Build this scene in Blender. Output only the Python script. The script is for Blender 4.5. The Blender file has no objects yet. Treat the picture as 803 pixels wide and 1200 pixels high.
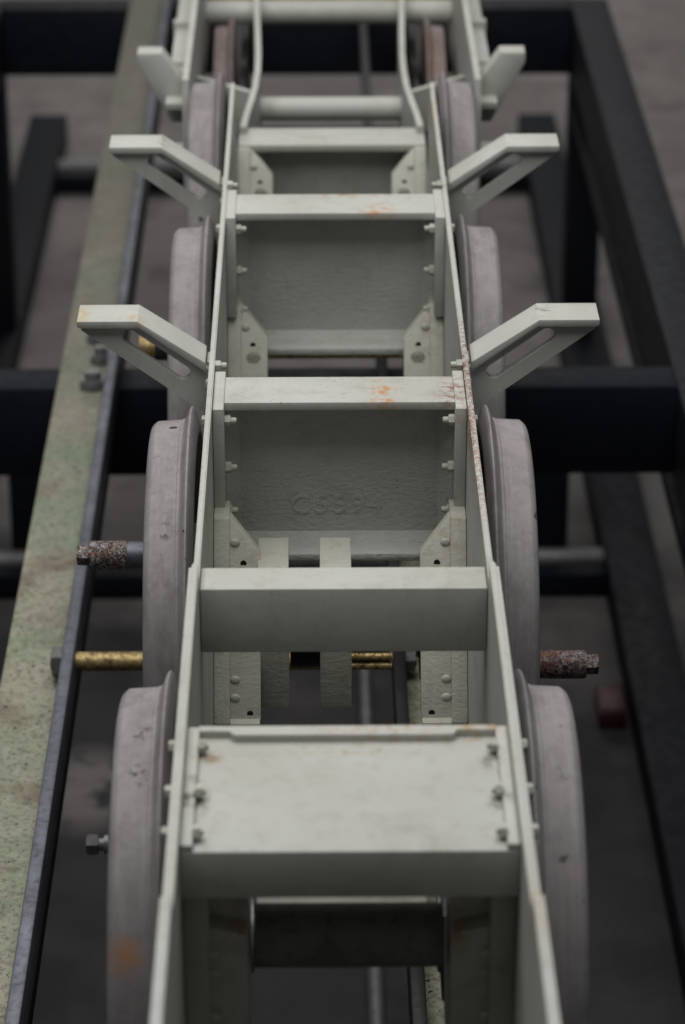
import bpy, bmesh, math, random
from mathutils import Vector, Matrix

random.seed(7)
S = bpy.context.scene
COL = S.collection
R = math.radians

# ---------------------------------------------------------------- camera
cam_d = bpy.data.cameras.new("camera")
cam = bpy.data.objects.new("camera", cam_d)
COL.objects.link(cam)
S.camera = cam
cam.location = (-0.0350, -3.0334, 2.0537)
cam.rotation_euler = (R(90 - 26), 0, R(-0.585))
cam_d.sensor_fit = 'VERTICAL'
cam_d.sensor_height = 36.0
cam_d.sensor_width = 24.0
cam_d.lens = 104.26
cam_d.clip_start = 0.05
cam_d.clip_end = 200
cam_d.dof.use_dof = True
cam_d.dof.focus_distance = 4.12
cam_d.dof.aperture_fstop = 4.0
cam_d.dof.aperture_blades = 9

# ---------------------------------------------------------------- light (workshop: soft overhead light)
W = bpy.data.worlds.new("World")
S.world = W
W.use_nodes = True
bg = W.node_tree.nodes['Background']
bg.inputs['Color'].default_value = (0.93, 0.96, 1.0, 1)
bg.inputs['Strength'].default_value = 0.06

def area_light(name, loc, rot, sx, sy, power, col):
    l = bpy.data.lights.new(name, 'AREA')
    l.shape = 'RECTANGLE'
    l.size, l.size_y = sx, sy
    l.energy = power
    l.color = col
    o = bpy.data.objects.new(name, l)
    COL.objects.link(o)
    o.location = loc
    o.rotation_euler = rot
    return o

area_light("workshop_light", (-0.35, 1.35, 3.3), (0, R(-4), 0), 3.4, 5.0, 152, (1.0, 0.99, 0.97))
area_light("far_floor_fill", (0.0, 10.5, 3.4), (0, 0, 0), 5.0, 3.0, 160, (1.0, 0.985, 0.96))  # unseen fill lamp, added to brighten the far floor

S.view_settings.view_transform = 'Standard'
S.view_settings.look = 'None'
S.view_settings.exposure = 0.0
S.view_settings.gamma = 1.0
S.view_settings.use_curve_mapping = False
S.render.engine = 'CYCLES'
S.cycles.max_bounces = 8

# ---------------------------------------------------------------- material helpers
class NT:
    def __init__(s, name):
        s.m = bpy.data.materials.new(name)
        s.m.use_nodes = True
        s.t = s.m.node_tree
        s.b = s.t.nodes['Principled BSDF']
        s.geo = s.t.nodes.new('ShaderNodeNewGeometry')
        s.pos = s.geo.outputs['Position']

    def n(s, kind, **kw):
        nd = s.t.nodes.new(kind)
        for k, v in kw.items():
            setattr(nd, k, v)
        return nd

    def put(s, sock, v):
        if hasattr(v, 'is_linked') or isinstance(v, bpy.types.NodeSocket):
            s.t.links.new(v, sock)
        else:
            sock.default_value = v

    def scaled(s, sc):
        nd = s.n('ShaderNodeVectorMath', operation='MULTIPLY')
        s.put(nd.inputs[0], s.pos)
        nd.inputs[1].default_value = sc
        return nd.outputs[0]

    def noise(s, scale, detail=4, rough=0.55, vec=None, dist=0.0):
        nd = s.n('ShaderNodeTexNoise')
        s.put(nd.inputs['Vector'], vec or s.pos)
        nd.inputs['Scale'].default_value = scale
        nd.inputs['Detail'].default_value = detail
        nd.inputs['Roughness'].default_value = rough
        nd.inputs['Distortion'].default_value = dist
        return nd.outputs['Fac']

    def rng(s, v, a, b, c=0.0, d=1.0):
        nd = s.n('ShaderNodeMapRange')
        s.put(nd.inputs[0], v)
        for i, x in enumerate((a, b, c, d)):
            nd.inputs[i + 1].default_value = x
        return nd.outputs[0]

    def mth(s, op, a, b=0.0):
        nd = s.n('ShaderNodeMath', operation=op)
        s.put(nd.inputs[0], a)
        s.put(nd.inputs[1], b)
        return nd.outputs[0]

    def mix(s, f, a, b):
        nd = s.n('ShaderNodeMix', data_type='RGBA')
        s.put(nd.inputs[0], f)
        s.put(nd.inputs[6], a if not isinstance(a, tuple) else (*a, 1))
        s.put(nd.inputs[7], b if not isinstance(b, tuple) else (*b, 1))
        return nd.outputs[2]

    def spot(s, c, rad, soft=0.5, sc=(1, 1, 1)):
        """1 inside a blotch at c (metres), 0 outside"""
        sub = s.n('ShaderNodeVectorMath', operation='SUBTRACT')
        s.put(sub.inputs[0], s.pos)
        sub.inputs[1].default_value = c
        mu = s.n('ShaderNodeVectorMath', operation='MULTIPLY')
        s.put(mu.inputs[0], sub.outputs[0])
        mu.inputs[1].default_value = sc
        ln = s.n('ShaderNodeVectorMath', operation='LENGTH')
        s.put(ln.inputs[0], mu.outputs[0])
        return s.rng(ln.outputs['Value'], rad, rad * soft)

    def bump(s, h, strength, dist=0.002, prev=None):
        nd = s.n('ShaderNodeBump')
        nd.inputs['Strength'].default_value = strength
        nd.inputs['Distance'].default_value = dist
        s.put(nd.inputs['Height'], h)
        if prev is not None:
            s.put(nd.inputs['Normal'], prev)
        return nd.outputs['Normal']

    def done(s, col, rough, metal=0.0, normal=None, spec=0.4):
        s.put(s.b.inputs['Base Color'], col if not isinstance(col, tuple) else (*col, 1))
        s.put(s.b.inputs['Roughness'], rough)
        s.b.inputs['Metallic'].default_value = metal
        s.b.inputs['Specular IOR Level'].default_value = spec
        if normal is not None:
            s.put(s.b.inputs['Normal'], normal)
        return s.m

def paint(name, base, dirt=0.25, spots=(), cast=0.0, speck=0.5, rough=0.5, grain=70.0):
    t = NT(name)
    big = t.noise(5.0, 5)
    mid = t.noise(38.0, 5, 0.65)
    c = t.mix(t.rng(big, 0.35, 0.7), tuple(x * 1.04 for x in base), tuple(x * q for x, q in zip(base, (0.90, 0.90, 0.86))))
    grime = t.mth('MULTIPLY', t.rng(mid, 0.52, 0.78), dirt)
    c = t.mix(grime, c, (0.20, 0.18, 0.13))
    # small chips and dark specks
    sp = t.noise(310.0, 2, 0.5)
    gate = t.rng(t.noise(17.0, 3), 0.50, 0.62)
    c = t.mix(t.mth('MULTIPLY', t.mth('MULTIPLY', t.rng(sp, 0.70, 0.74), gate), speck), c, (0.10, 0.085, 0.065))
    streak = t.noise(60.0, 3, vec=t.scaled((1.0, 1.0, 0.12)))
    c = t.mix(t.mth('MULTIPLY', t.rng(streak, 0.55, 0.8), 0.12), c, (0.30, 0.28, 0.22))
    bv = t.n('ShaderNodeBevel', samples=3)
    bv.inputs['Radius'].default_value = 0.0035
    dt = t.n('ShaderNodeVectorMath', operation='DOT_PRODUCT')
    t.put(dt.inputs[0], bv.outputs[0])
    t.put(dt.inputs[1], t.geo.outputs['Normal'])
    ed = t.rng(dt.outputs['Value'], 0.985, 0.90)
    chips = t.mth('MULTIPLY', ed, t.rng(t.noise(120.0, 4, 0.7), 0.56, 0.64))
    chips = t.mth('MULTIPLY', chips, t.rng(t.noise(6.0, 3), 0.46, 0.62))
    c = t.mix(t.mth('MULTIPLY', chips, 0.8), c, (0.27, 0.17, 0.09))
    for (p, rad, sc, thr, rc) in spots:
        m = t.spot(p, rad, 0.25, sc)
        nz = t.rng(t.noise(grain, 5, 0.72), thr, thr + 0.16)
        c = t.mix(t.mth('MULTIPLY', m, nz), c, rc)
    sm = t.noise(9.0, 6, 0.7, dist=0.5)
    c = t.mix(t.mth('MULTIPLY', t.rng(sm, 0.54, 0.74), 0.38), c, (0.27, 0.255, 0.215))
    ch = t.mth('MULTIPLY', t.rng(t.noise(150.0, 3, 0.6), 0.665, 0.69), t.rng(t.noise(7.0, 3), 0.50, 0.60))
    c = t.mix(t.mth('MULTIPLY', ch, 0.6), c, (0.20, 0.14, 0.09))
    nrm = t.bump(t.noise(260.0, 3), 0.16, 0.0015)
    nrm = t.bump(t.noise(45.0, 4, 0.6, vec=t.scaled((0.25, 1.0, 1.0))), 0.10, 0.003, nrm)
    if cast:
        a = t.noise(190.0, 4, 0.6, vec=t.scaled((0.62, 1, 1.0)))
        nrm = t.bump(a, min(cast, 1.0), 0.009 * cast, nrm)
        pit = t.rng(t.noise(140.0, 2), 0.66, 0.72, 1.0, 0.0)
        nrm = t.bump(pit, cast * 0.5, 0.003, nrm)
    rg = t.rng(mid, 0.3, 0.7, rough - 0.08, rough + 0.12)
    return t.done(c, rg, 0.0, nrm)

RUST = (0.36, 0.16, 0.06)
ORNG = (0.52, 0.24, 0.08)
DKRU = (0.13, 0.05, 0.03)
TAN = (0.42, 0.30, 0.15)
PAINT = (0.495, 0.50, 0.47)
M = {}
M['frame'] = paint("grey_green_frame_paint", PAINT, 0.22, [
    ((0.184, 0.88, 0.368), 0.30, (6, 1.0, 3), 0.43, (0.17, 0.065, 0.04)),
    ((0.184, 0.62, 0.368), 0.24, (6, 0.8, 3), 0.46, (0.26, 0.11, 0.06)),
    ((0.180, 2.10, 0.330), 0.16, (2, 1, 2), 0.45, TAN),
    ((0.184, -0.56, 0.41), 0.07, (2, 1, 1), 0.45, TAN)], speck=0.6, grain=125.0)
M['stretcher'] = paint("grey_green_casting_paint", PAINT, 0.26, [
    ((0.062, 0.845, 0.357), 0.030, (1.3, 0.62, 1), 0.46, ORNG),
    ((0.066, 0.806, 0.357), 0.026, (0.8, 1.6, 1), 0.44, ORNG),
    ((0.020, 0.862, 0.357), 0.055, (1, 0.8, 1), 0.56, (0.20, 0.17, 0.13)),
    ((0.071, 1.555, 0.367), 0.035, (0.9, 0.9, 1), 0.46, ORNG),
    ((0.02, 1.640, 0.367), 0.10, (0.75, 3.4, 1), 0.48, RUST),
    ((0.168, 0.83, 0.358), 0.06, (1.4, 0.7, 1), 0.46, (0.24, 0.09, 0.06)),
    ((0.10, -0.15, 0.384), 0.12, (0.7, 3.5, 1), 0.46, TAN),
    ((-0.15, -0.205, 0.373), 0.016, (1, 1, 1), 0.40, (0.30, 0.19, 0.11)),
    ((-0.172, -0.295, 0.373), 0.040, (1.5, 0.7, 1), 0.42, (0.10, 0.09, 0.07)),
    ((0.160, -0.215, 0.373), 0.024, (1.2, 0.9, 1), 0.44, (0.13, 0.12, 0.10)),
    ((0.163, -0.300, 0.373), 0.024, (1.2, 0.9, 1), 0.44, (0.13, 0.12, 0.10)),
    ((0.00, -0.19, 0.373), 0.06, (0.6, 2.4, 1), 0.52, TAN)], speck=0.5)
M['casting'] = paint("rough_cast_paint", (0.50, 0.515, 0.48), 0.20, cast=0.5, speck=0.5)
M['horn'] = paint("pitted_horn_guide_paint", (0.50, 0.495, 0.44), 0.45, [
    ((0.16, 1.46, 0.20), 0.09, (1, 1, 1), 0.50, (0.33, 0.20, 0.12)),
    ((0.135, 0.69, 0.20), 0.09, (1, 1, 1), 0.50, (0.40, 0.30, 0.18)),
    ((-0.09, 0.68, 0.16), 0.08, (1, 1, 1), 0.50, (0.42, 0.34, 0.20)),
    ((0.118, -0.36, 0.26), 0.06, (3, 1, 1), 0.36, RUST),
    ((-0.118, -0.36, 0.26), 0.06, (3, 1, 1), 0.36, RUST)], cast=0.35, speck=0.9)
M['bracket'] = paint("bracket_paint", (0.51, 0.515, 0.485), 0.14, [
    ((-0.381, 0.99, 0.408), 0.045, (2.2, 0.7, 1.4), 0.42, (0.55, 0.36, 0.10)),
    ((-0.292, 0.985, 0.410), 0.020, (1, 1, 1), 0.44, (0.50, 0.33, 0.10)),
    ((0.297, 1.01, 0.412), 0.030, (1.3, 0.8, 1), 0.50, (0.16, 0.14, 0.11)),
    ((-0.295, 1.78, 0.412), 0.032, (1.5, 0.8, 1), 0.50, (0.18, 0.13, 0.08))], speck=0.5)
M['bolt'] = paint("painted_bolt", (0.50, 0.51, 0.46), 0.25, speck=0.3)

def steel_tyre():
    t = NT("bare_tyre_steel")
    big = t.noise(7.0, 5, 0.6)
    fine = t.noise(75.0, 6, 0.75)
    c = t.mix(t.rng(big, 0.35, 0.68), (0.345, 0.325, 0.328), (0.225, 0.21, 0.215))
    c = t.mix(t.mth('MULTIPLY', t.rng(fine, 0.42, 0.75), 0.6), c, (0.19, 0.17, 0.18))
    ring = t.noise(130.0, 3, vec=t.scaled((1.0, 0.06, 0.06)))
    c = t.mix(t.mth('MULTIPLY', t.rng(ring, 0.5, 0.75), 0.35), c, (0.42, 0.405, 0.41))
    sp = t.mth('MULTIPLY', t.rng(t.noise(210.0, 2), 0.70, 0.735), t.rng(t.noise(11.0, 3), 0.46, 0.58))
    c = t.mix(t.mth('MULTIPLY', sp, 0.85), c, (0.03, 0.026, 0.028))
    sm = t.noise(22.0, 5, 0.65, vec=t.scaled((1.0, 0.35, 0.35)))
    c = t.mix(t.mth('MULTIPLY', t.rng(sm, 0.50, 0.72), 0.65), c, (0.14, 0.12, 0.12))
    sp2 = t.rng(t.noise(46.0, 1), 0.765, 0.785)
    c = t.mix(sp2, c, (0.025, 0.02, 0.022))
    for p, rad in (((-0.241, -0.031, 0.300), 0.024), ((-0.240, -0.098, 0.286), 0.022), ((-0.238, 0.619, 0.244), 0.018), ((0.245, -0.098, 0.286), 0.014), ((0.247, -0.198, 0.228), 0.014)):
        nz = t.rng(t.noise(70.0, 4, 0.7), 0.52, 0.58)
        c = t.mix(t.mth('MULTIPLY', t.mth('MULTIPLY', t.spot(p, rad, 0.4), nz), 0.9), c, (0.03, 0.026, 0.028))
    c = t.mix(t.spot((-0.238, 0.843, 0.2985), 0.0068, 0.8), c, (0.02, 0.018, 0.02))
    c = t.mix(t.mth('MULTIPLY', t.spot((-0.250, -0.263, 0.148), 0.030, 0.1), t.rng(t.noise(40.0), 0.3, 0.6)), c, (0.42, 0.20, 0.08))
    pink = t.rng(t.noise(14.0, 3), 0.52, 0.7)
    c = t.mix(t.mth('MULTIPLY', pink, 0.35), c, (0.44, 0.385, 0.385))
    nrm = t.bump(fine, 0.12, 0.001)
    return t.done(c, t.rng(fine, 0.3, 0.7, 0.48, 0.68), 0.0, nrm, 0.3)
M['tyre'] = steel_tyre()
M['wheel'] = paint("wheel_centre_paint", (0.27, 0.30, 0.265), 0.3, speck=0.6)

def olive():
    t = NT("worn_green_angle_paint")
    a = t.noise(4.0, 6, 0.6)
    b = t.noise(24.0, 6, 0.7)
    f = t.noise(120.0, 5, 0.75)
    c = t.mix(t.rng(a, 0.36, 0.64), (0.42, 0.40, 0.305), (0.30, 0.315, 0.23))
    c = t.mix(t.rng(t.noise(7.0, 6, 0.7, dist=0.6), 0.53, 0.57, 0, 0.55), c, (0.19, 0.17, 0.125))
    gr = t.rng(t.noise(3.2, 4), 0.54, 0.64)
    c = t.mix(t.mth('MULTIPLY', gr, 0.6), c, (0.17, 0.29, 0.17))
    c = t.mix(t.mth('MULTIPLY', t.rng(b, 0.5, 0.72), 0.6), c, (0.50, 0.47, 0.37))
    c = t.mix(t.mth('MULTIPLY', t.rng(f, 0.50, 0.62), 0.75), c, (0.10, 0.092, 0.065))
    c = t.mix(t.mth('MULTIPLY', t.rng(t.noise(55.0, 5, 0.7, vec=t.scaled((1, 0.5, 1))), 0.55, 0.66), 0.6), c, (0.42, 0.41, 0.35))
    c = t.mix(t.mth('MULTIPLY', t.rng(t.noise(9.0, 4), 0.58, 0.72), 0.6), c, (0.14, 0.085, 0.05))
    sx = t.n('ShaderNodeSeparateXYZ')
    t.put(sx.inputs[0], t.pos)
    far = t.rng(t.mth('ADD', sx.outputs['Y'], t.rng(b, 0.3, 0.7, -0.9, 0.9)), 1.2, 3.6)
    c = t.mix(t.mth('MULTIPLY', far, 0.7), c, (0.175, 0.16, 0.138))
    c = t.mix(t.rng(t.noise(85.0, 2), 0.685, 0.71), c, (0.018, 0.015, 0.012))
    c = t.mix(t.rng(t.noise(30.0, 2), 0.735, 0.76), c, (0.02, 0.018, 0.014))
    return t.done(c, 0.6, 0.0, t.bump(f, 0.3, 0.0015), 0.3)
M['olive'] = olive()

def bare(name, a, b, dark, rough=0.45, metal=0.5):
    t = NT(name)
    f = t.noise(70.0, 6, 0.7)
    c = t.mix(t.rng(t.noise(12.0, 5), 0.35, 0.66), a, b)
    c = t.mix(t.mth('MULTIPLY', t.rng(f, 0.5, 0.7), 0.7), c, dark)
    return t.done(c, t.rng(f, 0.3, 0.7, rough - 0.1, rough + 0.15), metal, t.bump(f, 0.25, 0.001))
M['edge'] = bare("bare_blue_steel_edge", (0.20, 0.215, 0.25), (0.13, 0.14, 0.165), (0.055, 0.055, 0.06))
M['dark_steel'] = bare("dark_oily_steel", (0.055, 0.055, 0.06), (0.035, 0.034, 0.036), (0.02, 0.018, 0.016), 0.4, 0.4)
M['axle'] = bare("oily_axle_steel", (0.075, 0.075, 0.08), (0.05, 0.05, 0.053), (0.03, 0.027, 0.025), 0.42, 0.5)
M['grey_steel'] = bare("dull_grey_steel", (0.26, 0.26, 0.27), (0.18, 0.18, 0.185), (0.10, 0.095, 0.09), 0.45, 0.4)
M['nut'] = bare("brown_grey_nut_steel", (0.15, 0.145, 0.14), (0.10, 0.095, 0.09), (0.05, 0.045, 0.04), 0.5, 0.2)
M['shaft'] = bare("matt_dark_shaft", (0.17, 0.17, 0.17), (0.125, 0.125, 0.125), (0.07, 0.066, 0.06), 0.7, 0.0)
M['brown'] = bare("dark_brown_bush", (0.045, 0.032, 0.026), (0.03, 0.022, 0.02), (0.015, 0.012, 0.012), 0.4, 0.3)

def brass():
    t = NT("mottled_brass")
    f = t.noise(150.0, 4, 0.75, dist=0.8)
    c = t.mix(t.rng(f, 0.38, 0.62), (0.62, 0.47, 0.22), (0.13, 0.08, 0.03))
    c = t.mix(t.rng(t.noise(40.0, 3), 0.62, 0.72), c, (0.12, 0.075, 0.03))
    return t.done(c, t.rng(f, 0.3, 0.7, 0.35, 0.6), 0.5, t.bump(f, 0.4, 0.001))
M['brass'] = brass()

def rusty():
    t = NT("scaly_rusted_steel")
    f = t.noise(190.0, 4, 0.7, dist=1.2)
    c = t.mix(t.rng(f, 0.46, 0.60), (0.045, 0.03, 0.026), (0.42, 0.37, 0.355))
    c = t.mix(t.mth('MULTIPLY', t.rng(t.noise(26.0, 3), 0.50, 0.64), 0.45), c, (0.22, 0.07, 0.05))
    c = t.mix(t.mth('MULTIPLY', t.rng(t.noise(34.0, 3, vec=t.scaled((0.8, 1, 1.2))), 0.56, 0.66), 0.7), c, (0.30, 0.11, 0.035))
    return t.done(c, 0.5, 0.25, t.bump(f, 0.8, 0.002))
M['rusty'] = rusty()

def blackpaint():
    t = NT("black_stand_paint")
    f = t.noise(30.0, 5, 0.6)
    c = t.mix(t.rng(t.noise(2.5, 5), 0.35, 0.7), (0.0055, 0.0070, 0.0115), (0.009, 0.0112, 0.018))
    c = t.mix(t.mth('MULTIPLY', t.rng(f, 0.55, 0.75), 0.4), c, (0.020, 0.020, 0.022))
    return t.done(c, t.rng(f, 0.3, 0.7, 0.5, 0.7), 0.0, t.bump(f, 0.1, 0.001), 0.22)
M['black'] = blackpaint()

def concrete():
    t = NT("stained_concrete")
    a = t.noise(0.9, 6, 0.6, dist=0.4)
    b = t.noise(6.0, 6, 0.65)
    f = t.noise(60.0, 5, 0.7)
    c = t.mix(t.rng(a, 0.34, 0.66), (0.25, 0.228, 0.22), (0.165, 0.15, 0.146))
    c = t.mix(t.mth('MULTIPLY', t.rng(b, 0.48, 0.72), 0.55), c, (0.11, 0.10, 0.10))
    c = t.mix(t.mth('MULTIPLY', t.rng(t.noise(2.6, 6, 0.65, dist=0.6), 0.50, 0.64), 0.5), c, (0.33, 0.31, 0.30))
    c = t.mix(t.mth('MULTIPLY', t.rng(f, 0.5, 0.7), 0.3), c, (0.28, 0.25, 0.235))
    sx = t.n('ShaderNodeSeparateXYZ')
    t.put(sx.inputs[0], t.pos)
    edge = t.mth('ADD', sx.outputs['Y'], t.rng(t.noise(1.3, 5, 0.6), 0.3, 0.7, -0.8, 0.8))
    near_dark = t.rng(edge, 4.6, 3.2)  # floor colour turns darker towards the near end, ragged border
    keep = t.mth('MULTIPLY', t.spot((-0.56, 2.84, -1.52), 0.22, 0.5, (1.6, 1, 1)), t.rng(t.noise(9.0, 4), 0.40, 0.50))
    near_dark = t.mth('MULTIPLY', near_dark, t.mth('SUBTRACT', 1.0, keep))
    c = t.mix(t.mth('MULTIPLY', near_dark, 0.93), c, t.mix(t.rng(t.noise(2.2, 5, 0.65), 0.40, 0.62), (0.018, 0.018, 0.021), (0.050, 0.048, 0.052)))
    cr = t.rng(t.noise(1.7, 3, dist=0.8), 0.60, 0.68)
    c = t.mix(t.mth('MULTIPLY', cr, 0.45), c, (0.07, 0.06, 0.058))
    return t.done(c, 0.75, 0.0, t.bump(f, 0.3, 0.002), 0.25)
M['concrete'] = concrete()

def plain(name, col, rough=0.5, metal=0.0):
    t = NT(name)
    f = t.noise(40.0, 5, 0.65)
    c = t.mix(t.rng(f, 0.4, 0.7), col, tuple(x * 0.6 for x in col))
    return t.done(c, rough, metal, t.bump(f, 0.15, 0.001))
M['yellow'] = plain("yellow_paint", (0.50, 0.40, 0.03))
M['red'] = plain("faded_red_paint", (0.085, 0.024, 0.027))
M['hole'] = plain("dark_hole", (0.012, 0.011, 0.011), 0.8)
M['pony'] = bare("rusty_pony_wheel_steel", (0.21, 0.15, 0.135), (0.24, 0.21, 0.21), (0.17, 0.06, 0.035), 0.5, 0.2)

# ---------------------------------------------------------------- mesh helpers (all sizes in mm)
WORLD = {}          # object name -> world origin (mm)

class MB:
    def __init__(s):
        s.bm = bmesh.new()

    def box(s, x0, x1, y0, y1, z0, z1, bev=1.5):
        r = bmesh.ops.create_cube(s.bm, size=1.0)
        vs = r['verts']
        for v in vs:
            v.co = Vector(((x0 + x1) / 2 + v.co.x * (x1 - x0), (y0 + y1) / 2 + v.co.y * (y1 - y0), (z0 + z1) / 2 + v.co.z * (z1 - z0)))
        if bev:
            s._bev(vs, bev)
        return s

    def _bev(s, vs, bev, seg=2):
        es = list({e for v in vs for e in v.link_edges})
        bmesh.ops.bevel(s.bm, geom=es, offset=bev, segments=seg, affect='EDGES', profile=0.5, clamp_overlap=True)

    def prism(s, pts, axis, a, b, bev=0.0):
        """polygon pts extruded along axis from a to b; pts are the two other coordinates in axis order"""
        def P(p, t):
            return {0: (t, p[0], p[1]), 1: (p[0], t, p[1]), 2: (p[0], p[1], t)}[axis]
        lo = [s.bm.verts.new(P(p, a)) for p in pts]
        hi = [s.bm.verts.new(P(p, b)) for p in pts]
        n = len(pts)
        fs = [s.bm.faces.new(lo), s.bm.faces.new(list(reversed(hi)))]
        for i in range(n):
            j = (i + 1) % n
            fs.append(s.bm.faces.new((lo[j], lo[i], hi[i], hi[j])))
        bmesh.ops.recalc_face_normals(s.bm, faces=fs)
        if bev:
            s._bev(lo + hi, bev)
        return s

    def plate_hole(s, outer, hole, axis, a, b):
        """plate with one hole: outer and hole have the same number of points, in step"""
        def P(p, t):
            return {0: (t, p[0], p[1]), 1: (p[0], t, p[1]), 2: (p[0], p[1], t)}[axis]
        n = len(outer)
        rings = [[s.bm.verts.new(P(p, t)) for p in ring] for t in (a, b) for ring in (outer, hole)]
        oa, ha, ob, hb = rings
        fs = []
        for i in range(n):
            j = (i + 1) % n
            fs.append(s.bm.faces.new((oa[i], oa[j], ha[j], ha[i])))
            fs.append(s.bm.faces.new((ob[j], ob[i], hb[i], hb[j])))
            fs.append(s.bm.faces.new((oa[j], oa[i], ob[i], ob[j])))
            fs.append(s.bm.faces.new((ha[i], ha[j], hb[j], hb[i])))
        bmesh.ops.recalc_face_normals(s.bm, faces=fs)
        return s

    def cyl(s, p0, p1, r, seg=24, r2=None, bev=0.0):
        p0, p1 = Vector(p0), Vector(p1)
        d = p1 - p0
        m = Matrix.Translation((p0 + p1) / 2) @ d.to_track_quat('Z', 'Y').to_matrix().to_4x4()
        rr = bmesh.ops.create_cone(s.bm, cap_ends=True, segments=seg, radius1=r, radius2=r if r2 is None else r2, depth=d.length, matrix=m)
        if bev:
            vs = rr['verts']
            caps = [e for e in {e for v in vs for e in v.link_edges} if any(len(f.verts) == seg for f in e.link_faces) and abs((e.verts[0].co - e.verts[1].co).dot(d)) < 1e-3 * d.length]
            bmesh.ops.bevel(s.bm, geom=caps, offset=bev, segments=2, affect='EDGES', clamp_overlap=True)
        return s

    def lathe(s, prof, seg=96, closed=True):
        """profile (x, r) turned round the X axis"""
        rings = []
        for k in range(seg):
            a = 2 * math.pi * k / seg
            rings.append([s.bm.verts.new((x, r * math.cos(a), r * math.sin(a))) for x, r in prof])
        n = len(prof)
        fs = []
        for k in range(seg):
            A, B = rings[k], rings[(k + 1) % seg]
            for i in range(n if closed else n - 1):
                j = (i + 1) % n
                fs.append(s.bm.faces.new((A[i], A[j], B[j], B[i])))
        bmesh.ops.recalc_face_normals(s.bm, faces=fs)
        return s

    def sweep(s, pts, w, z0, z1):
        """vertical strip of width w following plan points"""
        L, Rr = [], []
        for i, p in enumerate(pts):
            a = Vector(pts[max(i - 1, 0)]); b = Vector(pts[min(i + 1, len(pts) - 1)])
            t = (b - a).normalized(); nrm = Vector((-t.y, t.x)) * w / 2
            L.append(Vector(p) + nrm); Rr.append(Vector(p) - nrm)
        poly = [(q.x, q.y) for q in L] + [(q.x, q.y) for q in reversed(Rr)]
        lo = [s.bm.verts.new((x, y, z0)) for x, y in poly]
        hi = [s.bm.verts.new((x, y, z1)) for x, y in poly]
        n = len(poly); k = len(pts); fs = []
        for i in range(n):
            j = (i + 1) % n
            fs.append(s.bm.faces.new((lo[i], lo[j], hi[j], hi[i])))
        for i in range(k - 1):
            a, b, c, d = i, i + 1, n - 2 - i, n - 1 - i
            fs.append(s.bm.faces.new((hi[a], hi[b], hi[c], hi[d])))
            fs.append(s.bm.faces.new((lo[d], lo[c], lo[b], lo[a])))
        bmesh.ops.recalc_face_normals(s.bm, faces=fs)
        return s

    def build(s, name, mat, parent=None, at=(0, 0, 0), local=False, smooth=True):
        """one mesh object; vertices are given in world mm unless local, 'at' is its origin in world mm"""
        me = bpy.data.meshes.new(name)
        off = Vector((0, 0, 0)) if local else Vector(at)
        for v in s.bm.verts:
            v.co = (v.co - off) * 0.001
        for f in s.bm.faces:
            f.smooth = smooth
        s.bm.to_mesh(me)
        s.bm.free()
        if smooth:
            me.set_sharp_from_angle(angle=R(34))
        me.materials.append(mat)
        o = bpy.data.objects.new(name, me)
        COL.objects.link(o)
        place(o, at, parent)
        return o

def place(o, at, parent=None):
    WORLD[o.name] = Vector(at)
    if parent is not None:
        o.parent = parent
        o.location = (Vector(at) - WORLD[parent.name]) * 0.001
    else:
        o.location = Vector(at) * 0.001
    return o

def copy_to(o, at, parent, rot=None):
    c = o.copy()
    COL.objects.link(c)
    place(c, at, parent)
    if rot is not None:
        c.rotation_euler = rot
    return c

def thing(name, label, cat, at, group=None):
    o = bpy.data.objects.new(name, None)
    COL.objects.link(o)
    o.empty_display_size = 0.1
    place(o, at)
    o['label'] = label
    o['category'] = cat
    if group:
        o['group'] = group
    return o

def tag(o, label, cat, group=None):
    o['label'] = label
    o['category'] = cat
    if group:
        o['group'] = group
    return o

# ---------------------------------------------------------------- the floor
f = MB()
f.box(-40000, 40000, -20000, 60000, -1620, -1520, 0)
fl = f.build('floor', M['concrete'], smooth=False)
fl['kind'] = 'structure'

# ---------------------------------------------------------------- the black steel stand
stand = thing('steel_stand', 'black welded steel stand of heavy box beams standing under the locomotive frame', 'stand', (0, 2640, -1520))
for y in (-220, 2584, 5322):
    MB().box(-939, 716, y, y + 108, -600, -400, 5).build('cross_beam', M['black'], stand, (0, y, -500))
for x0, x1 in ((716, 826), (-1049, -939)):
    MB().box(x0, x1, -900, 5432, -602, -402 if x0 > 0 else -404, 5).build('side_beam', M['black'], stand, (x0, 0, -500))
    lx0, lx1 = (716, 850) if x0 > 0 else (-1073, -939)
    MB().box(lx0, lx1, -900, 7400, -1514, -1408, 4).build('lower_beam', M['black'], stand, (x0, 0, -1450))
    MB().box(x0 + 8, x0 + 60, -900, 5320, -735, -690, 3).build('middle_rail', M['black'], stand, (x0, 0, -710))
    for y in (-200, 5330):
        MB().box(x0 + 3, x1 - 3, y, y + 95, -1410, -598, 4).build('leg', M['black'], stand, (x0, y, -1000))
for x0, x1 in ((478, 626), (-831, -742)):
    MB().box(x0, x1, 3925, 4015, -1519, -1100, 4).build('pedestal', M['black'], stand, (x0, 3970, -1400))
    MB().box(x0 - 40, x1 + 40, 3920, 4020, -1112, -1098, 3).build('pedestal', M['black'], stand, (x0, 3970, -1105))
for y in (3884, 6962):
    MB().cyl((-942, y, -1458), (719, y, -1458), 28, 24).build('cross_pipe', M['grey_steel'], stand, (0, y, -1458))
for x in (-242, 242):
    MB().box(x - 20, x + 20, -900, 5432, -399.5, -303.5, 3).build('track_rail', M['dark_steel'], stand, (x, 0, -350))
for y in (3780, 6850):
    MB().box(-939, 716, y, y + 60, -1514, -1452, 3).build('lower_cross_bar', M['black'], stand, (0, y, -1480))

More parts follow.
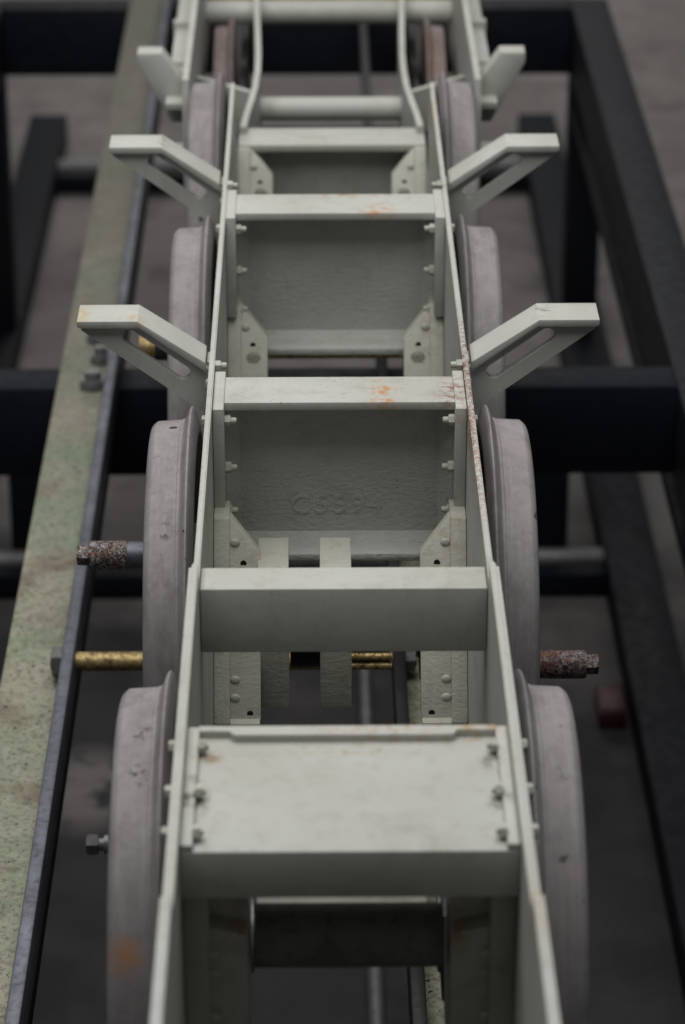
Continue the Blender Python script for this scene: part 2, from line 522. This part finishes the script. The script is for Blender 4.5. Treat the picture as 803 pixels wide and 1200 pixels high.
# ---------------------------------------------------------------- green angle irons laid on the stand
HEX = {}
def hexbolt(r, h, stud_r, stud_h, name='bolt', mat='bolt', r_head=None):
    """hexagon head and stud along +X from the origin"""
    m = MB()
    m.cyl((-0.5, 0, 0), (h, 0, 0), r, 6, bev=1.0)
    if stud_h:
        m.cyl((h - 0.5, 0, 0), (h + stud_h, 0, 0), stud_r, 14, bev=0.8)
    return m

def angle_iron(sgn, xe, label, nuts, width=106, y_end=5430, edge='edge'):
    """sgn -1: flange to the left of the upright"""
    t = thing('angle_iron', label, 'angle iron', (xe, 1500, -400), 'green angle irons along the stand')
    lo, hi = (xe - width, xe + 1) if sgn < 0 else (xe - 1, xe + width)
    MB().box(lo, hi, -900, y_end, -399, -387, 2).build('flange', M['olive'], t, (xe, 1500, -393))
    a, b = (xe, xe + 21) if sgn < 0 else (xe - 21, xe)
    MB().box(a, b, -900, 5430, -399.2, -325, 3).build('upright', M[edge], t, (xe, 1500, -350))
    for (y, z, rr, dx) in nuts:
        m = hexbolt(rr, 18, rr * 0.5, 3)
        o = m.build('nut', M['nut'], t, (xe, y, z), local=True)
        if sgn < 0:
            o.rotation_euler = (R(12), 0, math.pi)
        else:
            o.rotation_euler = (R(5), 0, 0)
    return t

angL = angle_iron(-1, -459, 'worn green angle iron left of the wheels with a bare steel upright edge', [(1335, -354, 28, 0)])
angR = angle_iron(1, 114, 'dark edged green angle iron running beneath the middle of the frame', [(1335, -354, 22, 0)], 46, 2500, 'dark_steel')
for y, x, s in ((2690, -482, 1.0), (2560, -490, 1.25), (2800, -500, 0.9)):
    m = MB()
    m.cyl((x, y, -388), (x, y, -366), 24 * s, 6, bev=3)
    m.cyl((x, y, -368), (x, y, -350), 14 * s, 16, bev=3)
    m.build('bolt', M['grey_steel'], angL, (x, y, -388))
MB().box(-452, -439, -110, 2583, -440, -400.5, 2).build('packing_bar', M['black'], angL, (-435, 1200, -435))
MB().box(-452, -439, 2693, 5321, -440, -400.5, 2).build('packing_bar', M['black'], angL, (-435, 4000, -435))

rod = MB().cyl((-437.5, 1335, -354), (92.5, 1335, -354), 16, 24).build('tie_rod', M['brass'], None, (-172, 1335, -354))
tag(rod, 'mottled brass tie rod bolted through the left angle iron below the wheels', 'rod')

# ---------------------------------------------------------------- the locomotive frame
CH = thing('locomotive_frame', 'grey green painted steam locomotive frame with wheels, cross stretchers and side brackets', 'locomotive frame', (0, 1160, -303))

def frame_plate(sx):
    prof = [(-1150, -120), (-1150, 422), (-546, 420), (-540, 398), (228, 394), (232, 368), (2236, 366), (2256, 348), (2262, 190), (2400, 120), (2700, 110), (2700, 40), (2420, -40), (2420, -120)]
    m = MB()
    x0, x1 = (179.5, 187.5) if sx > 0 else (-187.5, -179.5)
    m.prism(prof, 0, x0, x1)
    es = [e for e in m.bm.edges if abs(e.verts[0].co.x - e.verts[1].co.x) < 1e-4]
    bmesh.ops.bevel(m.bm, geom=es, offset=1.6, segments=2, affect='EDGES', clamp_overlap=True)
    return m.build('frame_plate', M['frame'], CH, (sx * 185, 500, 120))
frames = [frame_plate(s) for s in (-1, 1)]
# thicker doubler plates on the outside of the near half
for sx in (-1, 1):
    x0, x1 = (187.0, 191.0) if sx > 0 else (-191.0, -187.0)
    MB().prism([(-1150, -100), (-1150, 419), (-549, 417), (-543, 395), (221, 391), (221, -100)], 0, x0, x1).build('doubler_plate', M['frame'], CH, (sx * 193, -400, 120))

bolt_in = hexbolt(8.5, 9, 4.8, 8).build('bolt', M['bolt'], frames[0], (-150, 300, 400), local=True)      # prototypes are moved to real places below
bolt_tray = hexbolt(8.5, 7, 4.5, 4).build('bolt', M['bolt'], frames[0], (-150, 300, 400), local=True)
bolt_out = hexbolt(8.0, 7.5, 5, 0).build('bolt', M['bolt'], frames[0], (-150, 300, 400), local=True)
_used = {'in': False, 'tray': False, 'out': False}
def bolt(kind, at, parent, sx):
    """a hexagon bolt; sx gives the way it points along X"""
    proto = {'in': bolt_in, 'tray': bolt_tray, 'out': bolt_out}[kind]
    rot = (random.uniform(0, 1), 0, 0 if sx > 0 else math.pi)
    if not _used[kind]:
        _used[kind] = True
        proto.parent = parent
        place(proto, at, parent)
        proto.rotation_euler = rot
        return proto
    return copy_to(proto, at, parent, rot)

# -- channel castings over the axles (beam 3 and 4, from the camera)
def channel(y0, zt, number=False):
    st = MB()
    st.box(-164, 164, y0, y0 + 92, zt - 13, zt, 2.0)
    for s in (-1, 1):
        a, b = (-179, -163) if s < 0 else (163, 179)
        st.box(a, b, y0 - 30, y0 + 106, zt - 172, zt + 3, 2.0)
    o = st.build('cross_stretcher', M['stretcher'], CH, (0, y0 + 40, zt - 60))
    w = MB()
    yw = y0 + 50
    w.box(-162.5, 162.5, yw, yw + 14, zt - 250, zt - 13.5, 0)
    w.box(-162, 162, y0 + 2, yw + 0.5, zt - 254, zt - 241, 3.0)
    # cast fillets along the edges of the web
    for s in (-1, 1):
        w.prism([(s * 162.8, yw - 20), (s * 142, yw + 1), (s * 162.8, yw + 1)], 2, zt - 241, zt - 13.5)
    w.prism([(yw - 12, zt - 241.5), (yw + 1, zt - 226), (yw + 1, zt - 241.5)], 0, -162, 162)
    w.prism([(yw - 9, zt - 12.8), (yw + 1, zt - 24), (yw + 1, zt - 12.8)], 0, -162, 162)
    web = w.build('web_plate', M['casting'], o, (0, yw, zt - 120))
    for s in (-1, 1):
        for dz in (-26, -99, -167):
            bolt('in', (s * 163, y0 - 4, zt + dz), o, -s)
            bolt('out', (s * 187.5, y0 - 4, zt + dz), o, s)
        bolt('in', (s * 179.5, y0 + 128, zt + 2), o, -s)
    return o

b3 = channel(801, 356)
b4 = channel(1543, 366)
# raised foundry number on the nearer casting
cu = bpy.data.curves.new('casting_number', 'FONT')
cu.body = "C5594"
cu.size = 0.042
cu.extrude = 0.0005
cu.bevel_depth = 0.0004
cu.space_character = 1.25
cu.align_x = 'CENTER'
tmp = bpy.data.objects.new('casting_number', cu)
COL.objects.link(tmp)
bpy.context.view_layer.update()
dg = bpy.context.evaluated_depsgraph_get()
me = bpy.data.meshes.new_from_object(tmp.evaluated_get(dg))
bpy.data.objects.remove(tmp)
num = bpy.data.objects.new('casting_number', me)
COL.objects.link(num)
me.materials.clear()
me.materials.append(M['casting'])
place(num, (-4, 850.8, 158), b3)
num.rotation_euler = (R(90), 0, 0)

# -- plain box stretcher (beam 2)
MB().box(-179, 179, 234, 294, 264, 354, 2.5).build('cross_stretcher', M['stretcher'], CH, (0, 264, 300))

# -- near tray stretcher (beam 1)
t1 = MB()
t1.box(-179, 179, -397, -149, 314, 372, 2.0)
t1.box(-179, -165, -396, -149, 370, 380, 2.5)
t1.box(165, 179, -396, -149, 370, 380, 2.5)
def notch(x0, x1):
    q = []
    for i in range(7):
        a = math.pi / 2 * i / 6
        q.append((x0 + 9 * math.sin(a), -170 + 9 - 9 * math.cos(a) + 0.01 * i))
    for i in range(7):
        a = math.pi / 2 * i / 6
        q.append((x1 - 9 + 9 * (1 - math.cos(a)), -161 - 9 * math.sin(a) + 0.01))
    return q
rim = [(-166, -149.5), (-166, -161)] + notch(-160, -122)[6:] + [(112, -170)]
rim += [(113 + 8 * math.sin(R(15 * i)), -162 - 8 * math.cos(R(15 * i))) for i in range(7)] + [(124, -160), (166, -160), (166, -149.5)]
t1.prism(rim, 2, 370, 381, 1.6)
B1 = t1.build('cross_stretcher', M['stretcher'], CH, (0, -270, 340))
for s in (-1, 1):
    for y in (-195, -290, -372):
        bolt('tray', (s * 165, y, 381), B1, -s)
        bolt('out', (s * 191, y, 380), B1, s)

# -- low far stretcher (beam 5)
t5 = MB()
t5.box(-178, 178, 2338, 2440, 196, 210, 2)
t5.box(-177, 177, 2384, 2398, -20, 197, 0)
t5.build('cross_stretcher', M['stretcher'], CH, (0, 2390, 100))

PITCH = 797
# -- horn guides beside each axle
_riv = []
def rivet(at, parent):
    """domed head standing on a plate that faces the near end"""
    if not _riv:
        m = MB()
        m.lathe([(0, 7.5), (1.5, 7.3), (3.2, 6.0), (4.4, 3.4), (4.9, 0.4), (0, 0.4)], 20)
        o = m.build('rivet', M['bolt'], parent, at, local=True)
        o.rotation_euler = (0, 0, R(-90))
        _riv.append(o)
        return o
    return copy_to(_riv[0], at, parent)
SL = 0.6
def hy(z):
    """front of the sloping guide, measured from the axle centre"""
    return -184 + SL * z
def horn_mesh(s):
    m = MB()
    a, b = sorted((s * 179, s * 156))
    m.prism([(hy(-44), -44), (hy(206), 206), (hy(206) + 60, 206), (hy(206) + 60, -44)], 0, a, b, 2.5)
    poly = [(156.5, 203), (154, 203), (113, 158), (113, -42), (156.5, -42)]
    fr = [m.bm.verts.new((s * x, hy(z) + 7, z)) for x, z in poly]
    bk = [m.bm.verts.new((s * x, hy(z) + 27, z)) for x, z in poly]
    fs = [m.bm.faces.new(fr), m.bm.faces.new(list(reversed(bk)))]
    for i in range(5):
        j = (i + 1) % 5
        fs.append(m.bm.faces.new((fr[j], fr[i], bk[i], bk[j])))
    bmesh.ops.recalc_face_normals(m.bm, faces=fs)
    m._bev(fr + bk, 2.0)
    # foot ledge and a small boss
    m.box(*sorted((s * 156.5, s * 114)), hy(-42) - 6, hy(-42) + 26, -54, -40, 2)
    m.cyl((s * 136, hy(132) + 1, 132 - 3), (s * 136, hy(132) + 9, 132 - 3), 12, 20, bev=3)
    return m
for s in (-1, 1):
    first = None
    for k in range(1, 4):
        dy, dz = PITCH * k, 0
        at = (s * 150, dy, 80 + dz)
        if first is None:
            m = horn_mesh(s)
            for v in m.bm.verts:
                v.co -= Vector((s * 150, 0, 80))
            first = m.build('horn_guide', M['horn'], CH, at, local=True)
            h = first
        else:
            h = copy_to(first, at, CH)
        for z in (172, 6, -16):
            rivet((s * 149, dy + hy(z) + 8, z + dz), h)
        for (dx, z) in ((137, 148), (128, -34)):
            MB().cyl((s * dx, dy + hy(z) + 5.8, z + dz), (s * dx, dy + hy(z) + 8, z + dz), 4.5, 14).build('bolt_hole', M['hole'], h, (s * dx, dy + hy(z) + 7, z + dz))

# -- two hanging bars in front of the second axle
for x0, x1 in ((-117, -73), (-29, 15.5)):
    top = [(775, 156), (700, 151), (676, 145), (657, 128), (648, 104), (645, 70), (645, -50)]
    under = [(658, -50), (658, 68), (661, 98), (668, 118), (682, 131), (702, 137), (775, 142)]
    MB().prism(top + under, 0, x0, x1, 1.5).build('hanger_bar', M['horn'], CH, (x0 + 22, 684, 70))
for z in (2, -13):
    MB().cyl((16, 700, z), (74, 700, z), 5.5, 16).build('glint_rod', M['brass'], CH, (45, 700, z))  # thin brass rods standing in for gold reflections by the dark eccentric
MB().cyl((-104, -290, 195), (104, -290, 195), 35.5, 40).build('brake_shaft', M['shaft'], CH, (0, -290, 195))
for s in (-1, 1):
    # upright bracket that carries the shaft, bolted inside the frame
    m = MB()
    a, b = sorted((s * 179, s * 152))
    m.box(a, b, -358, -230, 60, 312, 2)
    a, b = sorted((s * 153, s * 110))
    m.prism([(a, 60), (b, 60), (b, 236 if s < 0 else 246), (a, 246 if s < 0 else 236)], 1, -350, -322, 2)
    a, b = sorted((s * 153, s * 109))
    m.box(a, b, -322, -240, 60, 300, 2)
    hb = m.build('shaft_bracket', M['horn'], CH, (s * 150, -320, 180))
    for z in (212, 186, 130):
        rivet((s * 148, -351, z), hb)
    MB().cyl((s * 132, -323, 282), (s * 132, -321.5, 282), 16, 20).build('bolt_hole', M['hole'], hb, (s * 132, -322, 282))

# -- stay above the first axle
MB().box(-104, 90, -232, -168, 166, 180, 1.5).build('stay_plate', M['horn'], CH, (0, -150, 158))

# -- axles
for k in range(4):
    m = MB()
    m.cyl((-205, PITCH * k, 0), (205, PITCH * k, 0), 36, 40)
    ax = m.build('axle', M['axle'], CH, (0, PITCH * k, 0))
    for s in (-1, 1):
        a, b = sorted((s * 116, s * 178))
        MB().box(a, b, PITCH * k - 55, PITCH * k + 55, -62, 62, 2).build('axle_box', M['dark_steel'], ax, (s * 150, PITCH * k, 0))
        MB().cyl((s * 112, PITCH * k, 0), (s * 116.5, PITCH * k, 0), 47, 32).build('collar', M['grey_steel'], ax, (s * 114, PITCH * k, 0))
    if k == 1:
        MB().cyl((-72, PITCH, 0), (-27, PITCH, 0), 60, 40).build('eccentric', M['brown'], ax, (-50, PITCH, 0))
        MB().cyl((18, PITCH, 0), (72, PITCH, 0), 58, 40).build('eccentric', M['brown'], ax, (45, PITCH, 0))
MB().cyl((-178, 1932, -46), (178, 1932, -46), 11, 20).build('brake_rod', M['brass'], CH, (0, 1932, -46))

# -- wheels: tyre, spoked centre
def wheel_centre():
    m = MB()
    m.lathe([(30, 252), (30, 286.5), (64, 286.5), (64, 252)], 96)             # rim
    m.lathe([(2, 36), (2, 86), (72, 82), (72, 36)], 48)                # hub
    for k in range(12):
        a = 2 * math.pi * (k + 0.5) / 12
        n = Vector((0, math.cos(a), math.sin(a))); t = Vector((0, -math.sin(a), math.cos(a)))
        q = []
        for rr, w, x0, x1 in ((78, 21, 20, 58), (258, 15, 34, 58)):
            q.append([m.bm.verts.new(Vector((x, 0, 0)) + n * rr + t * d) for x, d in ((x0, -w * .6), (x0, w * .6), ((x0 + x1) / 2, w), (x1, w * .6), (x1, -w * .6), ((x0 + x1) / 2, -w))])
        fs = [m.bm.faces.new((q[0][i], q[0][(i + 1) % 6], q[1][(i + 1) % 6], q[1][i])) for i in range(6)]
        bmesh.ops.recalc_face_normals(m.bm, faces=fs)
    # crank boss and balance weight
    m.cyl((10, 0, 122), (78, 0, 122), 50, 32, bev=3)
    bw = [(258 * math.cos(a), 258 * math.sin(a)) for a in [R(x) for x in range(-130, -49, 8)]]
    m.prism(bw, 0, 32, 60)
    return m
tyre_prof = [(1, 285), (1, 295), (1.6, 298), (4, 306), (6.5, 315), (8, 319.5), (10, 322.4), (12.2, 322.6), (14.4, 320), (16.5, 314), (18.8, 307.5), (21.5, 304.6), (25, 304.0), (26, 302.9), (30, 302.6), (60, 300.9), (61.5, 300.6), (67, 296), (69, 293), (70, 288), (70, 285)]
proto_c = wheel_centre().build('wheel', M['wheel'], CH, (200, 0, 0), local=True)
proto_t = MB().lathe(tyre_prof, 180).build('tyre', M['tyre'], proto_c, (200, 0, 0), local=True)
wheels = {}
for k in range(4):
    for s in (-1, 1):
        at = (s * 202, PITCH * k, 0)
        # angle of the crank boss, quartered: left forward and up, right forward and down
        if s > 0:
            rot = (R(-147.5), 0, 0)
        else:
            rot = (R(57.5), 0, math.pi)
        if k == 0 and s == 1:
            w = proto_c
            place(w, at, CH)
        else:
            w = copy_to(proto_c, at, CH)
            t = proto_t.copy()
            COL.objects.link(t)
            t.parent = w
            t.location = (0, 0, 0)
        if s < 0:
            w.rotation_mode = 'XYZ'
            w.rotation_euler = (R(57.5), 0, math.pi)
        else:
            w.rotation_euler = rot
        WORLD[w.name] = Vector(at)
        wheels[(k, s)] = w

def pin_long(w, root_dark=True, x_end=168, x_sq=187):
    def local(m, name, mat):
        o = m.build(name, mat, None, (0, 0, 0), local=True)
        o.parent = w
        o.location = (0, 0, 0)
        return o
    m = MB()
    m.cyl((110, 0, 122), (x_end, 0, 122), 21.5, 32, bev=2)
    m.box(x_end - 2, x_sq, -11.5, 11.5, 110.5, 133.5, 2)
    local(m, 'crank_pin', M['rusty'])
    if root_dark:
        local(MB().cyl((60, 0, 122), (112, 0, 122), 20.5, 32), 'pin_journal', M['edge'])
    else:
        local(MB().cyl((60, 0, 122), (112, 0, 122), 21, 32), 'pin_journal', M['rusty'])
def pin_short(w):
    m = MB()
    m.cyl((60, 0, 122), (106, 0, 122), 8, 20)
    m.cyl((92, 0, 122), (97, 0, 122), 12, 20)
    o = m.build('crank_pin', M['grey_steel'], None, (0, 0, 0), local=True); o.parent = w; o.location = (0, 0, 0)
    m = MB()
    m.cyl((104, 0, 122), (119, 0, 122), 14, 6, bev=1.5)
    o = m.build('nut', M['nut'], None, (0, 0, 0), local=True); o.parent = w; o.location = (0, 0, 0)
def pin_brass(w):
    m = MB()
    m.cyl((60, 0, 122), (108, 0, 122), 24, 32, bev=2)
    o = m.build('pin_journal', M['axle'], None, (0, 0, 0), local=True); o.parent = w; o.location = (0, 0, 0)
    m = MB()
    m.cyl((106, 0, 122), (134, 0, 122), 22, 32, bev=2)
    o = m.build('crank_pin', M['brass'], None, (0, 0, 0), local=True); o.parent = w; o.location = (0, 0, 0)
pin_long(wheels[(1, -1)])
pin_long(wheels[(1, 1)], False)
pin_short(wheels[(0, -1)])
pin_brass(wheels[(2, -1)])

# -- side brackets
def bracket(y0, s):
    def X(p):
        return [(s * x, z) for x, z in p]
    m = MB()
    # top flange: flat tip, then a slope down to the frame, 66 mm deep
    m.prism(X([(381, 411), (293, 411), (195, 345), (195, 330), (291, 399.5), (376, 399.5), (381, 402)]), 1, y0, y0 + 66, 1.2)
    # web with a long slot
    n = 40
    def ring(poly):
        P = [Vector(p) for p in poly]
        L = [(P[i] - P[(i + 1) % len(P)]).length for i in range(len(P))]
        return P, L
    outer_poly = [(374, 399.2), (291, 399.2), (189, 328), (189, 258), (203, 264), (376, 393)]
    hole_c = []
    # slot between two round ends
    a = Vector((306, 382)); b = Vector((229, 325)); r = 11.5
    d = (b - a).normalized(); nrm = Vector((-d.y, d.x))
    hole = []
    for i in range(24):
        th = math.pi * i / 23
        hole.append(a + nrm * r * math.cos(th) - d * r * math.sin(th))
    for i in range(24):
        th = math.pi * i / 23
        hole.append(b - nrm * r * math.cos(th) + d * r * math.sin(th))
    c = (a + b) / 2
    # more points along the straight sides
    hole = hole[:24] + [hole[23].lerp(hole[24], k / 12) for k in range(1, 12)] + hole[24:] + [hole[47].lerp(hole[0], k / 12) for k in range(1, 12)]
    # outer ring cast from the slot outwards
    P = [Vector(p) for p in outer_poly]
    def hit(q, dirv):
        best = None
        for i in range(len(P)):
            p, e = P[i], P[(i + 1) % len(P)] - P[i]
            den = dirv.x * e.y - dirv.y * e.x
            if abs(den) < 1e-9: continue
            w = p - q
            t_ = (w.x * e.y - w.y * e.x) / den
            u_ = (w.x * dirv.y - w.y * dirv.x) / den
            if t_ > 0 and -1e-6 <= u_ <= 1 + 1e-6 and (best is None or t_ < best): best = t_
        return q + dirv * best
    outer = [hit(c, (h - c).normalized()) for h in hole]
    # snap nearest outer points to the polygon's corners
    for p in P:
        i = min(range(len(outer)), key=lambda k: (outer[k] - p).length)
        outer[i] = p.copy()
    m.plate_hole([(s * q.x, q.y) for q in outer], [(s * q.x, q.y) for q in hole], 1, y0 + 11, y0 + 25)
    o = m.build('side_bracket', M['bracket'], CH, (s * 195, y0 + 30, 330))
    # foot bolted to the frame plate
    a_, b_ = sorted((s * 187.7, s * 194))
    MB().box(a_, b_, y0 + 25.5, y0 + 64, 252, 336, 1.5).build('foot', M['bracket'], o, (s * 195, y0 + 30, 300))
    for dy, dz in ((36, 316), (36, 276), (54, 316), (54, 276)):
        bolt('out', (s * 194, y0 + dy, dz), o, s)
    for dz in (312, 282):
        bolt('out', (s * 187.5, y0 - 1, dz), o, s)
    return o
for y0 in (970, 1743):
    for s in (-1, 1):
        bracket(y0, s)

# -- far end: outer frames, joggled plates, cross tubes, pony wheels
for s in (-1, 1):
    a, b = sorted((s * 273, s * 285))
    MB().prism([(2380, 60), (2380, 210), (2410, 316), (3900, 316), (3900, 60)], 0, a, b).build('outer_frame_plate', M['frame'], CH, (s * 276, 3000, 200))
    MB().sweep([(s * 170, 2402), (s * 165, 2480), (s * 158, 2560), (s * 151, 2650), (s * 148, 2760), (s * 148, 2860), (s * 151, 3000), (s * 158, 3260), (s * 166, 3600)], 12, 40, 225).build('joggled_plate', M['frame'], CH, (s * 160, 2800, 150))
    MB().sweep([(s * 160, 2660), (s * 270, 2760)], 12, 120, 212).build('joggle_link', M['frame'], CH, (s * 215, 2710, 170))
    a, b = sorted((s * 288, s * 322))
    rb = MB().box(a, b, 2470, 3900, 236, 250, 2).build('running_bar', M['frame'], CH, (s * 305, 3000, 243))
    a, b = sorted((s * 284, s * 326))
    MB().box(a, b, 2700, 2722, 232, 262, 3).build('clamp', M['frame'], rb, (s * 305, 2711, 247))
    MB().box(a, b, 2960, 2985, 232, 266, 3).build('clamp', M['frame'], rb, (s * 305, 2970, 247))
    MB().box(min(s * 283, s * 289), max(s * 283, s * 289), 2470, 3900, 225, 249, 1).build('bar_web', M['frame'], rb, (s * 286, 3000, 237))
    # solid short bracket
    MB().prism([(s * 376, 336), (s * 328, 336), (s * 283, 272), (s * 283, 196), (s * 312, 196), (s * 352, 272), (s * 376, 316)], 1, 2515, 2562, 2).build('end_bracket', M['bracket'], CH, (s * 330, 2540, 260))
    MB().box(min(s * 270, s * 312), max(s * 270, s * 312), 2385, 2425, 150, 186, 1.5).build('step_plate', M['frame'], CH, (s * 290, 2400, 170))
    # pony wheel
    pw = MB()
    pw.lathe([(-14, 20), (-14, 262), (-9, 265), (-3, 260), (0, 247), (26, 245), (28, 242), (28, 20)], 96)
    o = pw.build('pony_wheel', M['pony'], CH, (s * 219, 3150, -57), local=True)
    if s < 0:
        o.rotation_euler = (0, 0, math.pi)
    MB().box(min(s * 180, s * 196), max(s * 180, s * 196), 2850, 3600, -150, 80, 2).build('truck_plate', M['dark_steel'], CH, (s * 188, 3150, -40))
MB().cyl((-240, 3150, -57), (240, 3150, -57), 30, 28).build('pony_axle', M['axle'], CH, (0, 3150, -57))
MB().cyl((-154, 2750, 146), (154, 2750, 146), 24, 32).build('cross_tube', M['frame'], CH, (0, 2750, 146))
MB().cyl((-272, 3375, 164), (272, 3375, 164), 26, 32).build('cross_tube', M['frame'], CH, (0, 3375, 164))
MB().box(-270, 270, 3480, 3570, 130, 172, 3).build('buffer_bar', M['yellow'], CH, (0, 3510, 170))

# ---------------------------------------------------------------- odds and ends on the floor
rb = MB()
rb.box(640, 706, 3100, 3240, -1519, -1474, 6)
rb.box(646, 700, 3106, 3234, -1475, -1468, 4)
tag(rb.build('wooden_block', M['red'], None, (667, 3150, -1519)), 'faded red block lying on the concrete floor right of the front wheel', 'block')

tag(MB().cyl((84, -400, -1503), (84, 3500, -1503), 16, 24).build('pipe', M['grey_steel'], None, (84, 1500, -1519)), 'dull grey pipe lying on the concrete floor under the middle of the frame', 'pipe')
